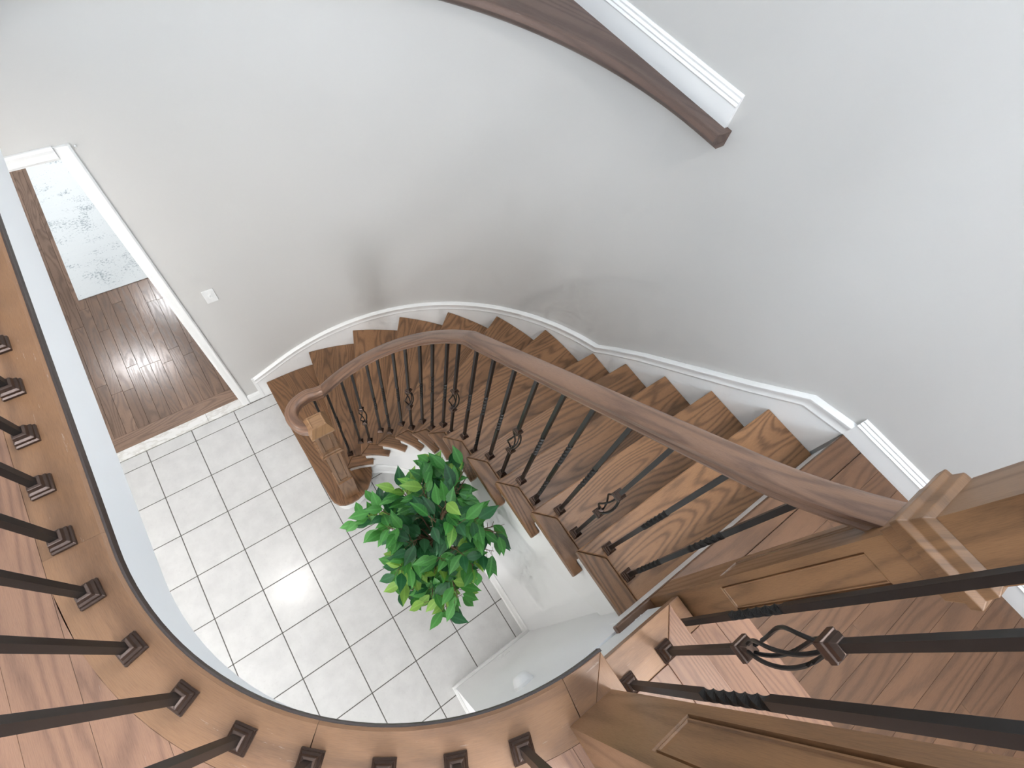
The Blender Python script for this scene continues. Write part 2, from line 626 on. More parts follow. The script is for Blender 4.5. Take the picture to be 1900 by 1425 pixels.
# upper straight walls above the ledge
wr = structure(MB().box(X_RIGHT, X_RIGHT + 0.15, Y_BACK, Y_WALL + 0.14, Z16 - 0.035, 4.3).build('wall_right', M['wall']), 'upper straight grey wall beside the ledge')
MB().box(X_RIGHT, X_RIGHT + 0.15, Y_BACK, Y_WALL + 0.14, 5.3, Z_CEIL).build('header', M['wall'], wr)
MB().box(X_RIGHT, X_RIGHT + 0.15, Y_BACK, -2.7, 4.3, 5.3).build('pier', M['wall'], wr)
MB().box(X_RIGHT, X_RIGHT + 0.15, -0.7, Y_WALL + 0.14, 4.3, 5.3).build('pier', M['wall'], wr)
wd = structure(MB().box(X_LEFT, X_RIGHT, Y_WALL, Y_WALL + 0.14, Z16 - 0.035, Z_CEIL).build('wall_front', M['wall']), 'upper grey wall above the doorway')
# door wall: header and left of the opening
MB().box(X_LEFT, 0.80, Y_WALL, Y_WALL + 0.14, 2.385, Z16 - 0.035).build('header', M['wall'], wd)
MB().box(X_LEFT, -0.62, Y_WALL, Y_WALL + 0.14, -0.1, 2.385).build('pier', M['wall'], wd)
# hall beyond
wh = structure(MB().box(1.6, 1.7, Y_WALL + 0.14, 4.6, -0.1, 2.9).build('wall_hall', M['wall']), 'grey walls of the hall beyond the doorway')
MB().box(-1.7, -1.6, Y_WALL + 0.14, 4.6, -0.1, 2.9).build('side', M['wall'], wh)
MB().box(-1.7, 1.7, 4.6, 4.7, -0.1, 2.9).build('end', M['wall'], wh)
structure(MB().box(-1.7, 1.7, Y_WALL + 0.14, 4.7, 2.77, 2.9).build('ceiling_hall', M['ceil']), 'white ceiling of the hall')
# back and left walls of the stair hall with window openings
wb = structure(MB().box(X_LEFT, -1.1, Y_BACK - 0.15, Y_BACK, Z16, Z_CEIL).build('wall_back', M['wall']), 'grey wall behind the balcony')
MB().box(1.5, X_RIGHT, Y_BACK - 0.15, Y_BACK, Z16, Z_CEIL).build('pier', M['wall'], wb)
MB().box(-1.1, 1.5, Y_BACK - 0.15, Y_BACK, Z16, 4.0).build('sill_wall', M['wall'], wb)
MB().box(-1.1, 1.5, Y_BACK - 0.15, Y_BACK, 5.3, Z_CEIL).build('header', M['wall'], wb)
MB().box(X_LEFT, -1.85, Y_BACK - 0.15, Y_BACK, -0.1, Z16).build('pier', M['wall'], wb)
MB().box(-1.15, X_RIGHT, Y_BACK - 0.15, Y_BACK, -0.1, Z16).build('pier', M['wall'], wb)
MB().box(-1.85, -1.15, Y_BACK - 0.15, Y_BACK, 2.1, Z16).build('header', M['wall'], wb)
MB().box(-1.85, -1.15, Y_BACK - 0.15, Y_BACK, -0.1, 0.4).build('sill_wall', M['wall'], wb)
wl = structure(MB().box(X_LEFT - 0.15, X_LEFT, Y_BACK, Y_WALL, -0.1, 3.8).build('wall_left', M['wall']), 'grey wall at the far side of the balcony')
MB().box(X_LEFT - 0.15, X_LEFT, Y_BACK, Y_WALL, 5.3, Z_CEIL).build('header', M['wall'], wl)
MB().box(X_LEFT - 0.15, X_LEFT, Y_BACK, -3.5, 3.8, 5.3).build('pier', M['wall'], wl)
MB().box(X_LEFT - 0.15, X_LEFT, -1.1, Y_WALL, 3.8, 5.3).build('pier', M['wall'], wl)
structure(MB().box(X_LEFT - 0.15, X_RIGHT + 0.15, Y_BACK - 0.15, Y_WALL + 0.14, Z_CEIL, Z_CEIL + 0.1).build('ceiling', M['ceil']), 'white ceiling high above the stairwell')


def window(name, axis, fixed, a0, a1, z0, z1, label, bars=1, sg=1):
    """framed window with a daylit pane; axis x: lies in a wall of constant y"""
    def bx(m, u0, u1, d0, d1, w0, w1):
        if axis == 'x':
            m.box(u0, u1, fixed + d0, fixed + d1, w0, w1)
        else:
            m.box(fixed + min(d0 * sg, d1 * sg), fixed + max(d0 * sg, d1 * sg), u0, u1, w0, w1)
    m = MB()
    bx(m, a0, a1, -0.12, -0.11, z0, z1)
    w = structure(m.build(name, M['glass_bright']), label)
    t = 0.05
    for u0, u1, w0, w1 in [(a0, a0 + t, z0, z1), (a1 - t, a1, z0, z1), (a0 + t, a1 - t, z0, z0 + t), (a0 + t, a1 - t, z1 - t, z1)] + \
            [(a0 + (a1 - a0) * (k + 1) / (bars + 1) - .02, a0 + (a1 - a0) * (k + 1) / (bars + 1) + .02, z0 + t, z1 - t) for k in range(bars)]:
        m = MB()
        bx(m, u0, u1, -0.11, -0.05, w0, w1)
        m.build('frame', M['white'], w)
    return w


window('window_1', 'y', X_LEFT, -3.5, -1.1, 3.8, 5.3, 'tall window in the wall beyond the balcony', 2)
window('window_2', 'x', Y_BACK, -1.1, 1.5, 4.0, 5.3, 'wide window behind the landing', 2)
window('window_3', 'x', Y_BACK, -1.85, -1.15, 0.4, 2.1, 'glazed panel beside the front door', 0)
window('fill_window', 'y', X_RIGHT, -2.7, -0.7, 4.3, 5.3, 'added high window above the staircase wall, for fill light', 1, -1)  # opening added out of view to carry the right-hand fill light

# doorway: casing round the opening
dr = structure(MB().box(0.741, 0.757, -0.198, -0.055, 0.0, 2.379).build('door_1', M['white']), 'white cased opening leading to the hall')
CASE = [(0, 0), (0.062, 0), (0.062, 0.010), (0.054, 0.016), (0.040, 0.013), (0.012, 0.011), (0.004, 0.007), (0, 0.006)]
m = MB()
for k in range(len(CASE)):
    a, b = CASE[k], CASE[(k + 1) % len(CASE)]
    for z0, z1 in [(0.0, 2.42)]:
        m.face([(0.741 + a[0], Y_WALL - a[1], z0), (0.741 + b[0], Y_WALL - b[1], z0), (0.741 + b[0], Y_WALL - b[1], z1), (0.741 + a[0], Y_WALL - a[1], z1)],
               [(0, 0), (0, .1), (1, .1), (1, 0)])
m.face([(0.741 + a[0], Y_WALL - a[1], 2.42) for a in CASE], [(a[0], a[1]) for a in CASE])
m.build('side_casing', M['white'], dr)
m = MB()
for k in range(len(CASE)):
    a, b = CASE[k], CASE[(k + 1) % len(CASE)]
    m.face([(-0.66, Y_WALL - a[1], 2.363 + a[0]), (-0.66, Y_WALL - b[1], 2.363 + b[0]), (0.742, Y_WALL - b[1], 2.363 + b[0]), (0.742, Y_WALL - a[1], 2.363 + a[0])],
           [(0, 0), (0, .1), (1, .1), (1, 0)])
m.build('header_casing', M['white'], dr)
MB().box(-0.62, 0.757, -0.198, -0.055, 2.363, 2.385).build('header_jamb', M['white'], dr)
MB().box(-0.636, -0.62, -0.198, -0.055, 0.0, 2.363).build('side_jamb', M['white'], dr)

# baseboard between casing and skirt board
BASE = [(0, 0), (-0.014, 0), (-0.014, 0.075), (-0.011, 0.083), (-0.011, 0.09), (-0.006, 0.098), (-0.004, 0.105), (0, 0.105)]


def baseboard(name, path, label, prof=BASE, parent=None, smooth=False):
    o = MB().sweep(path, prof).build(name, M['white'], parent, smooth=smooth)
    if not parent:
        structure(o, label)
    return o


def rev(p):
    return [(-a, b) for a, b in p]


baseboard('baseboard_front', [(0.804, Y_WALL, 0), (0.915, Y_WALL, 0)], 'short white baseboard between doorway and stairs', rev(BASE))

# ------------------------------------------------------------------ wall skirt board following the stairs
def nose_z(deg):
    return H * (1 + (93.8 - deg) / 13.4)


sk_pts = []
for k in range(0, 3):
    xx = 0.917 + (CX - 0.917) * k / 3
    a = 90 + (CX - xx) / 1.62 * 57.3
    sk_pts.append((xx, Y_WALL, 0.304 + (0.385 - 0.304) * k / 3))
for k in range(0, 46):
    a = 90 - 2 * k
    sk_pts.append((*pol(R_WALL, a), 0.385 + (1.600 - 0.385) * (90 - a) / 90))
# ease from the curve into the straight pitch
for y, z in [(-1.93, 1.715), (-2.1, 1.888), (-2.356, 2.122), (-2.564, 2.313), (-2.749, 2.495), (-2.912, 2.535)]:
    sk_pts.append((X_RIGHT, y, z))
skirt = structure(MB().sweep(sk_pts, [(0.0, -0.46), (0.014, -0.46), (0.014, -0.05), (0.0, -0.05)]).build('trim_2', M['white'], smooth=True), 'white skirt board following the stairs along the wall')
MB().sweep(sk_pts, [(0.0, -0.075), (0.016, -0.075), (0.021, -0.062), (0.018, -0.052), (0.018, -0.030), (0.023, -0.020), (0.023, -0.012), (0.012, -0.002), (0, 0.0)]).build('cap_moulding', M['white'], skirt, smooth=True)
MB().box(0.900, 0.925, Y_WALL - 0.016, Y_WALL, 0, 0.303).build('end_block', M['white'], skirt)

# ------------------------------------------------------------------ ledge on top of the curved wall
led_poly = [(CX - 0.3, Y_WALL)] + [(CX - 0.3, CY + 1.557)] + arc(1.557, 90, 0, 48) + [(2.662, -1.89), (X_RIGHT, -1.89), (X_RIGHT, Y_WALL)]
ledge = structure(MB().prism(ccw(led_poly), Z16 - 0.035, Z16, (0.4, -1)).build('trim_3', M['ledge'], smooth=True), 'dark wood ledge capping the curved wall')
lp = [(CX - 0.3, CY + 1.557, Z16)] + [(*p, Z16) for p in arc(1.557, 90, 0, 48)] + [(CX + 1.557, -1.89, Z16)]
MB().sweep(lp, [(-0.002, 0.004), (0.012, 0.003), (0.020, -0.006), (0.022, -0.020), (0.012, -0.030), (0.006, -0.040), (-0.02, -0.058), (-0.064, -0.058), (-0.064, -0.036), (-0.002, -0.036)]).build('nosing', M['ledge'], ledge, smooth=True)
BIG = [(0, 0), (0.016, 0), (0.016, 0.012), (0.014, 0.070), (0.018, 0.076), (0.012, 0.084), (0.015, 0.090), (0.008, 0.098), (0.010, 0.105), (0.004, 0.112), (0, 0.112)]
baseboard('baseboard_ledge', [(X_RIGHT, Y_WALL, Z16), (X_RIGHT, -1.868, Z16)], 'white moulded baseboard standing on the ledge', BIG)
baseboard('baseboard_landing', [(X_RIGHT, -2.912, Z13), (X_RIGHT, Y_BACK, Z13)], 'white moulded baseboard along the landing wall', BIG)

# ------------------------------------------------------------------ walls under the stairs
def under_top(p):
    if p[1] > CY:
        a = math.degrees(math.atan2(p[1] - CY, p[0] - CX))
        return max(0.02, nose_z(a) - 0.40)
    return min(Z15 - 0.05, 1.52 - 0.40 + (CY - p[1]) * 0.80)


mm = MB()
pts = arc(0.625, 76, 0, 24) + [(1.735, -2.0), (1.735, -2.2), (1.735, -2.4), (1.735, -2.6), (1.735, -2.93)]
for i in range(len(pts) - 1):
    a, b = pts[i], pts[i + 1]
    mm.face([(*a, -0.05), (*b, -0.05), (*b, under_top(b)), (*a, under_top(a))], [(0, 0)] * 4)
    a2 = (a[0] + 0.05 * (1 if a[1] < CY else math.cos(math.atan2(a[1] - CY, a[0] - CX))), a[1] + (0 if a[1] < CY else 0.05 * math.sin(math.atan2(a[1] - CY, a[0] - CX))))
    b2 = (b[0] + 0.05 * (1 if b[1] < CY else math.cos(math.atan2(b[1] - CY, b[0] - CX))), b[1] + (0 if b[1] < CY else 0.05 * math.sin(math.atan2(b[1] - CY, b[0] - CX))))
    mm.face([(*b2, -0.05), (*a2, -0.05), (*a2, under_top(a)), (*b2, under_top(b))], [(0, 0)] * 4)
    mm.face([(*a, under_top(a)), (*b, under_top(b)), (*b2, under_top(b)), (*a2, under_top(a))], [(0, 0)] * 4)
wall_under = structure(mm.build('wall_under_stairs', M['ceil'], smooth=True), 'pale wall under the flight of stairs')
structure(MB().prism(ccw([(1.128, -2.93), (1.735, -2.93), (1.735, -2.99), (1.188, -2.99), (1.188, Y_BACK), (1.128, Y_BACK)]), -0.05, Z13 - 0.045).build('wall_landing', M['ceil']), 'pale wall below the landing and upper steps')
LOWB = [(0, 0), (0.028, 0), (0.027, 0.014), (0.018, 0.020), (0.018, 0.095), (0.013, 0.105), (0.012, 0.112), (0.004, 0.12), (0, 0.12)]


b1 = structure(MB().sweep([(*p, 0) for p in arc(0.625, 72, 0, 24)] + [(1.735, -2.93, 0)], LOWB).build('baseboard_under_stairs', M['white'], smooth=True), 'white baseboard round the foot of the under-stair wall')
MB().box(1.110, 1.733, -2.93, -2.912, 0, 0.12).build('baseboard_face', M['white'], b1, bevel=0.003)
MB().box(1.110, 1.128, Y_BACK, -2.93, 0, 0.12).build('baseboard_return', M['white'], b1, bevel=0.003)

# ------------------------------------------------------------------ slab of the upper floor (its curved edge is the fascia)
FR = BR + 0.028
slab = [(X_LEFT, Y_WALL), (X_LEFT, Y_BACK), (BX - 0.03, Y_BACK), (BX - 0.03, BY - FR)] + arc(FR, 267, 180, 32, BX, BY) + [(BX - FR, Y_WALL)]
structure(MB().prism(ccw(slab), Z_LOW_CEIL, Z16 - 0.032).build('ceiling_foyer', M['ceil'], smooth=True), 'grey painted slab edge curving under the balcony')
# slab under the landing and the upper steps
structure(MB().box(1.42, X_RIGHT, Y_BACK, -2.95, 2.30, Z13 - 0.035).build('ceiling_landing', M['white']), 'white underside of the landing')

# balcony floor: nosing boards round the edge, planks behind
balc = structure(MB().prism(ccw([(X_LEFT, Y_WALL), (X_LEFT, Y_BACK), (BX, Y_BACK), (BX, BY - 0.70)] + arc(0.70, 270, 180, 24, BX, BY) + [(BX - 0.70, Y_WALL)]), Z16 - 0.032, Z16 - 0.006).build('floor_balcony', M['gap']), 'brown oak floor of the balcony')
NB = 0.092
pw = 0.083
k = 0
x0 = BX - BR - NB - 0.0004
cols = []
x = x0
while x > -0.6:
    cols.append((x - pw, x))
    x -= pw
x = x0
while x < BX - NB - 0.01:
    cols.append((x, min(x + pw, BX - NB)))
    x += pw
for xa, xb in cols:
    xa2, xb2 = xa + .00025, xb - .00025
    if xb <= x0 + 1e-6:
        top = lambda q: Y_WALL - 0.0
    else:
        top = lambda q: BY - math.sqrt(max(0, (BR + NB + .0004) ** 2 - (q - BX) ** 2))
    tops = [(xb2 - (xb2 - xa2) * t / 6, top(xb2 - (xb2 - xa2) * t / 6)) for t in range(7)]
    y = min(p[1] for p in tops)
    cuts = []
    y = min(p[1] for p in tops) - random.uniform(0.25, 0.9)
    while y > -3.9:
        cuts.append(y)
        y -= random.uniform(0.6, 1.3)
    cuts.append(-4.0)
    prev = None
    for c in cuts:
        if prev is None:
            poly = [(xa2, c + .0006), (xb2, c + .0006)] + tops
        else:
            poly = [(xa2, c + .0006), (xb2, c + .0006), (xb2, prev - .0006), (xa2, prev - .0006)]
        MB().prism(ccw(poly), Z16 - 0.008, Z16, (0, 1)).build('plank', M['balcony'], balc, bevel=0.0004)
        prev = c



def nosing_strip(pts):
    """pts on the outer edge, travelled with the floor on the right"""
    prof = [(0.0, -0.005), (0.005, 0.0), (NB, 0.0), (NB, -0.030), (0.005, -0.030), (0.0, -0.025)]
    return MB().sweep([(*p, Z16) for p in pts], prof).build('nosing_board', M['nosing'], balc, smooth=True)


def edge_arc(a0, a1, n):
    return arc(BR, a0, a1, n, BX, BY)


ex = BX - BR
nosing_strip([(ex, Y_WALL), (ex, -1.4197)])
nosing_strip([(ex, -1.420), (ex, -2.1977)])
nosing_strip([(ex, -2.198), (ex, BY)] + edge_arc(180, 224.57, 18)[1:])
nosing_strip(edge_arc(224.6, 262, 16))
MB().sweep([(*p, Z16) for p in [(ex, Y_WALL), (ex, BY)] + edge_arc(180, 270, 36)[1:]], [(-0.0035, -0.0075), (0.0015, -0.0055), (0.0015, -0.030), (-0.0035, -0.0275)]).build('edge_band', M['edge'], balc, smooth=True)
cxe = BX - 0.004
fa = BY - BR
MB().prism(ccw(edge_arc(262.02, 269.4, 4) + [(cxe, fa), (cxe - NB, fa - NB)] + [pol(BR + NB, 262.02, BX, BY)]), Z16 - 0.03, Z16, (1, 0)).build('nosing_board', M['nosing'], balc, bevel=0.001)
MB().prism(ccw([(cxe, fa - .0004), (cxe, -4.0), (cxe - NB, -4.0), (cxe - NB, fa - NB - .0004)]), Z16 - 0.03, Z16, (0, 1)).build('nosing_board', M['nosing'], balc, bevel=0.001)

# ------------------------------------------------------------------ landing floor (13 risers up)
land = structure(MB().box(1.60, X_RIGHT, Y_BACK, -2.99, Z13 - 0.033, Z13 - 0.006).build('floor_landing', M['gap']), 'brown oak floor of the landing at the top of the flight')
MB().prism(ccw([(1.554, -2.915), (2.711, -2.915), (2.711, -3.0), (1.554, -3.0)]), Z13 - 0.032, Z13, (1, 0)).build('nosing_board', M['landing'], land, bevel=0.004)
y = -3.0015
row = 0
while y > -4.1:
    x = 1.70
    while x < 2.70:
        L = random.uniform(0.35, 0.9)
        x2 = min(2.711, x + L)
        if x2 > 2.55:
            x2 = 2.711
        MB().prism([(x + .0003, y - pw + .0003), (x2 - .0003, y - pw + .0003), (x2 - .0003, y - .0003), (x + .0003, y - .0003)], Z13 - 0.008, Z13, (1, 0)).build('plank', M['landing'], land, bevel=0.0005)
        x = x2
    y -= pw
    row += 1

for cx_, cy_, sx_, sy_ in ((1.600, -2.945, 0.030, 0.006), (1.628, -2.941, 0.022, 0.009), (1.575, -2.950, 0.020, 0.004)):
    rs_ = random.Random(int(cx_ * 1000))
    poly = [(cx_ + sx_ * math.cos(a_ * .45) * rs_.uniform(.7, 1.1), cy_ + sy_ * math.sin(a_ * .45) * rs_.uniform(.6, 1.2)) for a_ in range(14)]
    MB().prism(poly, Z13, Z13 + 0.0012).build('paint_smear', M['white'], land)

# ------------------------------------------------------------------ staircase
stair = empty('staircase', (1.9, -1.8, 0))
tag(stair, 'curved oak staircase with brown treads sweeping down along the grey wall', 'staircase')
stair_inv = Matrix.Translation((-1.9, 1.8, 0))


def spart(o, parent=None):
    """keep world placement when hung under the staircase"""
    if parent is None:
        o.parent = stair
        o.matrix_parent_inverse = stair_inv
    else:
        o.parent = parent
    return o


TH = 0.034
R_IN, R_OUT = 0.545, 1.605
RET = 0.075
def th_k(k):
    return 93.8 - 13.4 * (k - 1)


YK = {8: -1.825, 9: -2.040, 10: -2.256, 11: -2.470, 12: -2.686, 13: -2.915}
X_IN, X_OUT = 1.651, 2.711

for k in range(1, 13):
    z1 = k * H
    z0 = z1 - TH
    if k == 1:
        back = th_k(2) - 1.6
        poly = [(0.985, -0.219), (0.984, -0.6), (0.990, -0.9), (1.0, -1.36), (1.008, -1.405), (1.032, -1.442), (1.066, -1.463), (1.115, -1.474), (1.169, -1.471),
                (1.222, -1.456), (1.27, -1.43), (1.325, -1.375), (1.355, -1.325), (1.362, -1.295), (1.32, -1.275)]
        poly += [pol(0.62, back), pol(R_OUT, back)] + arc(R_OUT, back, 90, 4)
        t = MB().prism(ccw(poly), z0, z1, (0.05, -1)).build('tread', M['tread'], bevel=0.006)
        spart(t)
        continue
    if k < 8:
        a0 = th_k(k)
        a1 = th_k(k + 1)
        nxt = a1 - 1.6
        am = math.degrees(RET / (R_IN + RET)) * 0.8
        main = [pol(R_IN + 0.002, a0), pol(R_IN + RET, a0 - am), pol(R_IN + RET, nxt)] + [pol(R_OUT, nxt)] + arc(R_OUT, nxt, a0, 8)[1:]
        hook = a1 - 6.4
        ret = arc(R_IN, a0, hook, 10) + [pol(R_IN + 0.040, hook), pol(R_IN + 0.040, nxt), pol(R_IN + RET - .001, nxt)] + [pol(R_IN + RET - .001, a0 - am)]
        mid = (a0 + nxt) / 2
        g = (math.cos(R_(mid)), math.sin(R_(mid)))
        gr = (-math.sin(R_(mid)), math.cos(R_(mid)))
    else:
        y0, y1 = YK[k], YK[k + 1]
        yb = y1 - 0.03
        main = [(X_IN + 0.002, y0), (X_IN + RET, y0 - RET), (X_IN + RET, yb), (X_OUT, yb), (X_OUT, y0)]
        ret = [(X_IN, y0), (X_IN + RET - .001, y0 - RET), (X_IN + RET - .001, yb), (X_IN + 0.040, yb)]
        if k < 12:
            ret += [(X_IN + 0.040, y1 - 0.068), (X_IN, y1 - 0.068)]
        else:
            ret += [(X_IN, yb)]
        g, gr = (1, 0), (0, 1)
    t = MB().prism(ccw(main), z0, z1, g).build('tread', M['tread'], bevel=0.005)
    spart(t)
    r = MB().prism(ccw(ret), z0, z1, gr).build('tread_return', M['tread'], bevel=0.005)
    spart(r, t)

# risers
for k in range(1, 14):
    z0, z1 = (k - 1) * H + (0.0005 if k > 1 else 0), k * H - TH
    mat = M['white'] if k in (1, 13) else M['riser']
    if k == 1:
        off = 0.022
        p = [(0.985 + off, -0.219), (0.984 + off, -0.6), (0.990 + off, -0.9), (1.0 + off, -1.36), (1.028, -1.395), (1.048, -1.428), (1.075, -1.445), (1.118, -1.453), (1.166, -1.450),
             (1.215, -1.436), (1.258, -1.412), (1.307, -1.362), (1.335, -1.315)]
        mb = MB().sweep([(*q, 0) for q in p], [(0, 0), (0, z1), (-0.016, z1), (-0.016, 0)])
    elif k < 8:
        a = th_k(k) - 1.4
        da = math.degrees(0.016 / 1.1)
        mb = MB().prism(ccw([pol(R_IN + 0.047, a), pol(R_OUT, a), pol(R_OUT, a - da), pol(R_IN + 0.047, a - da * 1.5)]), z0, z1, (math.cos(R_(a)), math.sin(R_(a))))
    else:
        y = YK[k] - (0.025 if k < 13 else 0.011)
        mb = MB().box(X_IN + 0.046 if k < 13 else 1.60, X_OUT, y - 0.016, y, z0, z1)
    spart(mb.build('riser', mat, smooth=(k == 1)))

# open stringer (white) on the inner side: stepped top edge, sloping bottom edge
SR0, SR1 = 0.588, 0.612


def low_edge(p):
    if p[1] >= CY:
        a = math.degrees(math.atan2(p[1] - CY, p[0] - CX))
        return max(0.0, nose_z(a) - 0.44)
    return 1.52 - 0.44 + (CY - p[1]) * 0.775


sm = MB()
for k in range(1, 13):
    if k < 8:
        a0, a1 = th_k(k) - 1.4, th_k(k + 1) - 1.4
        if k == 1:
            a0 = 84.0
        n = 6
        aa = [a0 + (a1 - a0) * i / n for i in range(n + 1)]
        ip = [pol(SR0, a) for a in aa]
        op = [pol(SR1, a) for a in aa]
    else:
        y0, y1 = YK[k] - 0.025, YK[k + 1] - 0.025
        ip = [(CX + SR0, y0), (CX + SR0, y1)]
        op = [(CX + SR1, y0), (CX + SR1, y1)]
    zt = k * H - TH
    for i in range(len(ip) - 1):
        a, b, a2, b2 = ip[i], ip[i + 1], op[i], op[i + 1]
        la, lb = min(low_edge(a), zt), min(low_edge(b), zt)
        sm.face([(*a, la), (*b, lb), (*b, zt), (*a, zt)], [(0, 0)] * 4)
        sm.face([(*b2, lb), (*a2, la), (*a2, zt), (*b2, zt)], [(0, 0)] * 4)
        sm.face([(*a, la), (*a2, la), (*b2, lb), (*b, lb)], [(0, 0)] * 4)
        sm.face([(*a, zt), (*b, zt), (*b2, zt), (*a2, zt)], [(0, 0)] * 4)
st_o = sm.build('stringer', M['white'], smooth=True)
spart(st_o)
# soffit closing the underside of the flight
so = MB()
sp_in = [pol(SR1, a) for a in range(66, -1, -6)] + [(CX + SR1, -2.3), (CX + SR1, -2.93)]
sp_out = [pol(R_OUT, a) for a in range(66, -1, -6)] + [(X_OUT, -2.3), (X_OUT, -2.93)]
for i in range(len(sp_in) - 1):
    so.face([(*sp_in[i], low_edge(sp_in[i]) + .02), (*sp_in[i + 1], low_edge(sp_in[i + 1]) + .02), (*sp_out[i + 1], low_edge(sp_in[i + 1]) + .02), (*sp_out[i], low_edge(sp_in[i]) + .02)], [(0, 0)] * 4)
spart(so.build('soffit', M['white']))

# ------------------------------------------------------------------ upper steps from the landing to the balcony
up = empty('upper_steps', (1.6, -3.4, Z13))
tag(up, 'two oak steps rising from the landing to the balcony', 'steps')
up_inv = Matrix.Translation((-1.6, 3.4, -Z13))


def upart(o, parent=None):
    if parent is None:
        o.parent = up
        o.matrix_parent_inverse = up_inv
    else:
        o.parent = parent
    return o


YS = -4.1
# tread 15: return board along the open side, two boards behind
for (z, xa, xb, yf, notch) in ((Z15, 1.340, 1.573, -2.893, None), (Z14, 1.545, 1.812, -2.926, (1.686, -3.010))):
    rw = 0.085
    if notch is None:
        ret = [(xb, yf), (xa, yf), (xa, yf - rw), (xb - rw, yf - rw)]
        front = [(xb, yf - .001), (xb - rw, yf - rw - .001), (xb - rw, YS), (xb, YS)]
        rest = [(xb - rw - .001, yf - rw - .001), (xa, yf - rw - .001), (xa, YS), (xb - rw - .001, YS)]
    else:
        nx, ny = notch
        ret = [(nx, yf), (xa, yf), (xa, yf - rw), (nx, yf - rw)]
        front = [(xb, ny), (xb - rw, ny), (xb - rw, YS), (xb, YS)]
        rest = [(xb - rw - .001, ny), (nx - .001, ny), (nx - .001, yf - rw - .001), (xa, yf - rw - .001), (xa, YS), (xb - rw - .001, YS)]
    t = upart(MB().prism(ccw(rest), z - TH, z, (0, 1)).build('tread', M['balcony'], bevel=0.001))
    upart(MB().prism(ccw(front), z - TH, z, (0, 1)).build('nosing_board', M['balcony'], bevel=0.002), t)
    upart(MB().prism(ccw(ret), z - TH, z, (1, 0)).build('tread_return', M['nosing'], bevel=0.002), t)
for (z, xr) in ((Z14, 1.786), (Z15, 1.547), (Z16, 1.335)):
    if z == Z16:
        upart(MB().box(xr - 0.029, xr - 0.012, YS, BY - FR, z - H, z - 0.033, 'y').build('riser', M['white']))
    else:
        upart(MB().box(xr - 0.016, xr, YS, -3.012 if z == Z14 else -2.94, z - H, z - TH, 'y').build('riser', M['white']))
# white side panel closing the open end of the upper steps
upart(MB().box(1.31, 1.665, -2.955, -2.935, Z13 - 0.04, Z14 - TH).build('side_panel', M['white']))
upart(MB().box(1.31, 1.53, -2.955, -2.935, Z14 - TH, Z15 - TH).build('side_panel', M['white']))

# ------------------------------------------------------------------ railings
def railing(name, loc, label):
    e = empty(name, loc)
    tag(e, label, 'railing')
    return e


def rpart(o, root):
    o.parent = root
    o.matrix_parent_inverse = Matrix.Translation(-Vector(root.location))
    return o


RAILP = [(-0.020, 0.0), (0.020, 0.0), (0.029, 0.008), (0.030, 0.016), (0.025, 0.024), (0.0255, 0.030), (0.032, 0.038), (0.033, 0.050),
         (0.028, 0.059), (0.016, 0.065), (0.0, 0.067), (-0.016, 0.065), (-0.028, 0.059), (-0.033, 0.050), (-0.032, 0.038), (-0.0255, 0.030), (-0.025, 0.024), (-0.030, 0.016), (-0.029, 0.008)]


def rail_z_straight(y):
    return 2.357 + (CY - y) * 0.822 + (0.036 * ((-2.76 - y) / 0.15) ** 2 if y < -2.76 else 0.0)


def rail_z_curve(a):
    return 2.357 - 0.01300 * a


BH = 0.0064     # half width of a baluster bar


def baluster(root, x, y, z0, z1, kind, turn):
    """bar with shoe; kind: twist, double, basket, plain"""
    L = z1 - z0
    def twist(za, zb, first):
        n = 30
        return [(za + (zb - za) * i / n, BH * 1.06, first * math.pi + 3 * math.pi * i / n) for i in range(n + 1)]
    if kind == 'basket':
        parts = [[(0, BH), (0.31, BH)], [(0.525, BH), (L, BH)]]
    elif kind == 'double':
        parts = [[(0, BH, 0)] + twist(0.10, 0.29, 0) + twist(0.47, 0.65, 3) + [(L, BH, 6 * math.pi)]]
    elif kind == 'twist':
        parts = [[(0, BH, 0)] + twist(0.33, 0.50, 0) + [(L, BH, 3 * math.pi)]]
    else:
        parts = [[(0, BH), (L, BH)]]
    bars = [MB().squares([lv if len(lv) == 3 else (lv[0], lv[1], 0.0) for lv in p]) for p in parts]
    o = bars[0].build('baluster', M['metal'])
    for b_ in bars[1:]:
        b_.build('upper_bar', M['metal'], o)
    o.location = (x, y, z0)
    o.rotation_euler.z = turn
    o.parent = root
    o.matrix_parent_inverse = Matrix.Translation(-Vector(root.location))
    s = shoe_proto.copy()
    col.objects.link(s)
    s.parent = o
    if kind == 'basket':
        for zz in (0.315, 0.520):
            c = collar_proto.copy()
            col.objects.link(c)
            c.parent = o
            c.location = (0, 0, zz)
        b = basket_proto.copy()
        col.objects.link(b)
        b.parent = o
        b.location = (0, 0, 0.33)
    return o


shoe_proto = MB().squares([(0, .0185), (.006, .0185), (.009, .0160), (.014, .0160), (.018, .0125), (.026, .0110), (.028, .0075)]).build('shoe', M['shoe'], bevel=0.0008)
collar_proto = MB().squares([(-.020, .0075), (-.017, .0120), (-.010, .0125), (-.008, .0160), (.004, .0160), (.006, .0130), (.013, .0120), (.016, .0100), (.020, .0075)]).build('collar', M['shoe'], bevel=0.0008)
bm_ = MB()
for q in range(4):
    pts = []
    for i in range(17):
        t = i / 16
        a = R_(90 * q) + t * math.pi * 0.6
        rr = 0.006 + 0.020 * math.sin(math.pi * t) ** 0.9
        pts.append((rr * math.cos(a), rr * math.sin(a), 0.175 * t))
    bm_.tube(pts, 0.0034, 6)
basket_proto = bm_.build('basket', M['metal'], smooth=True)


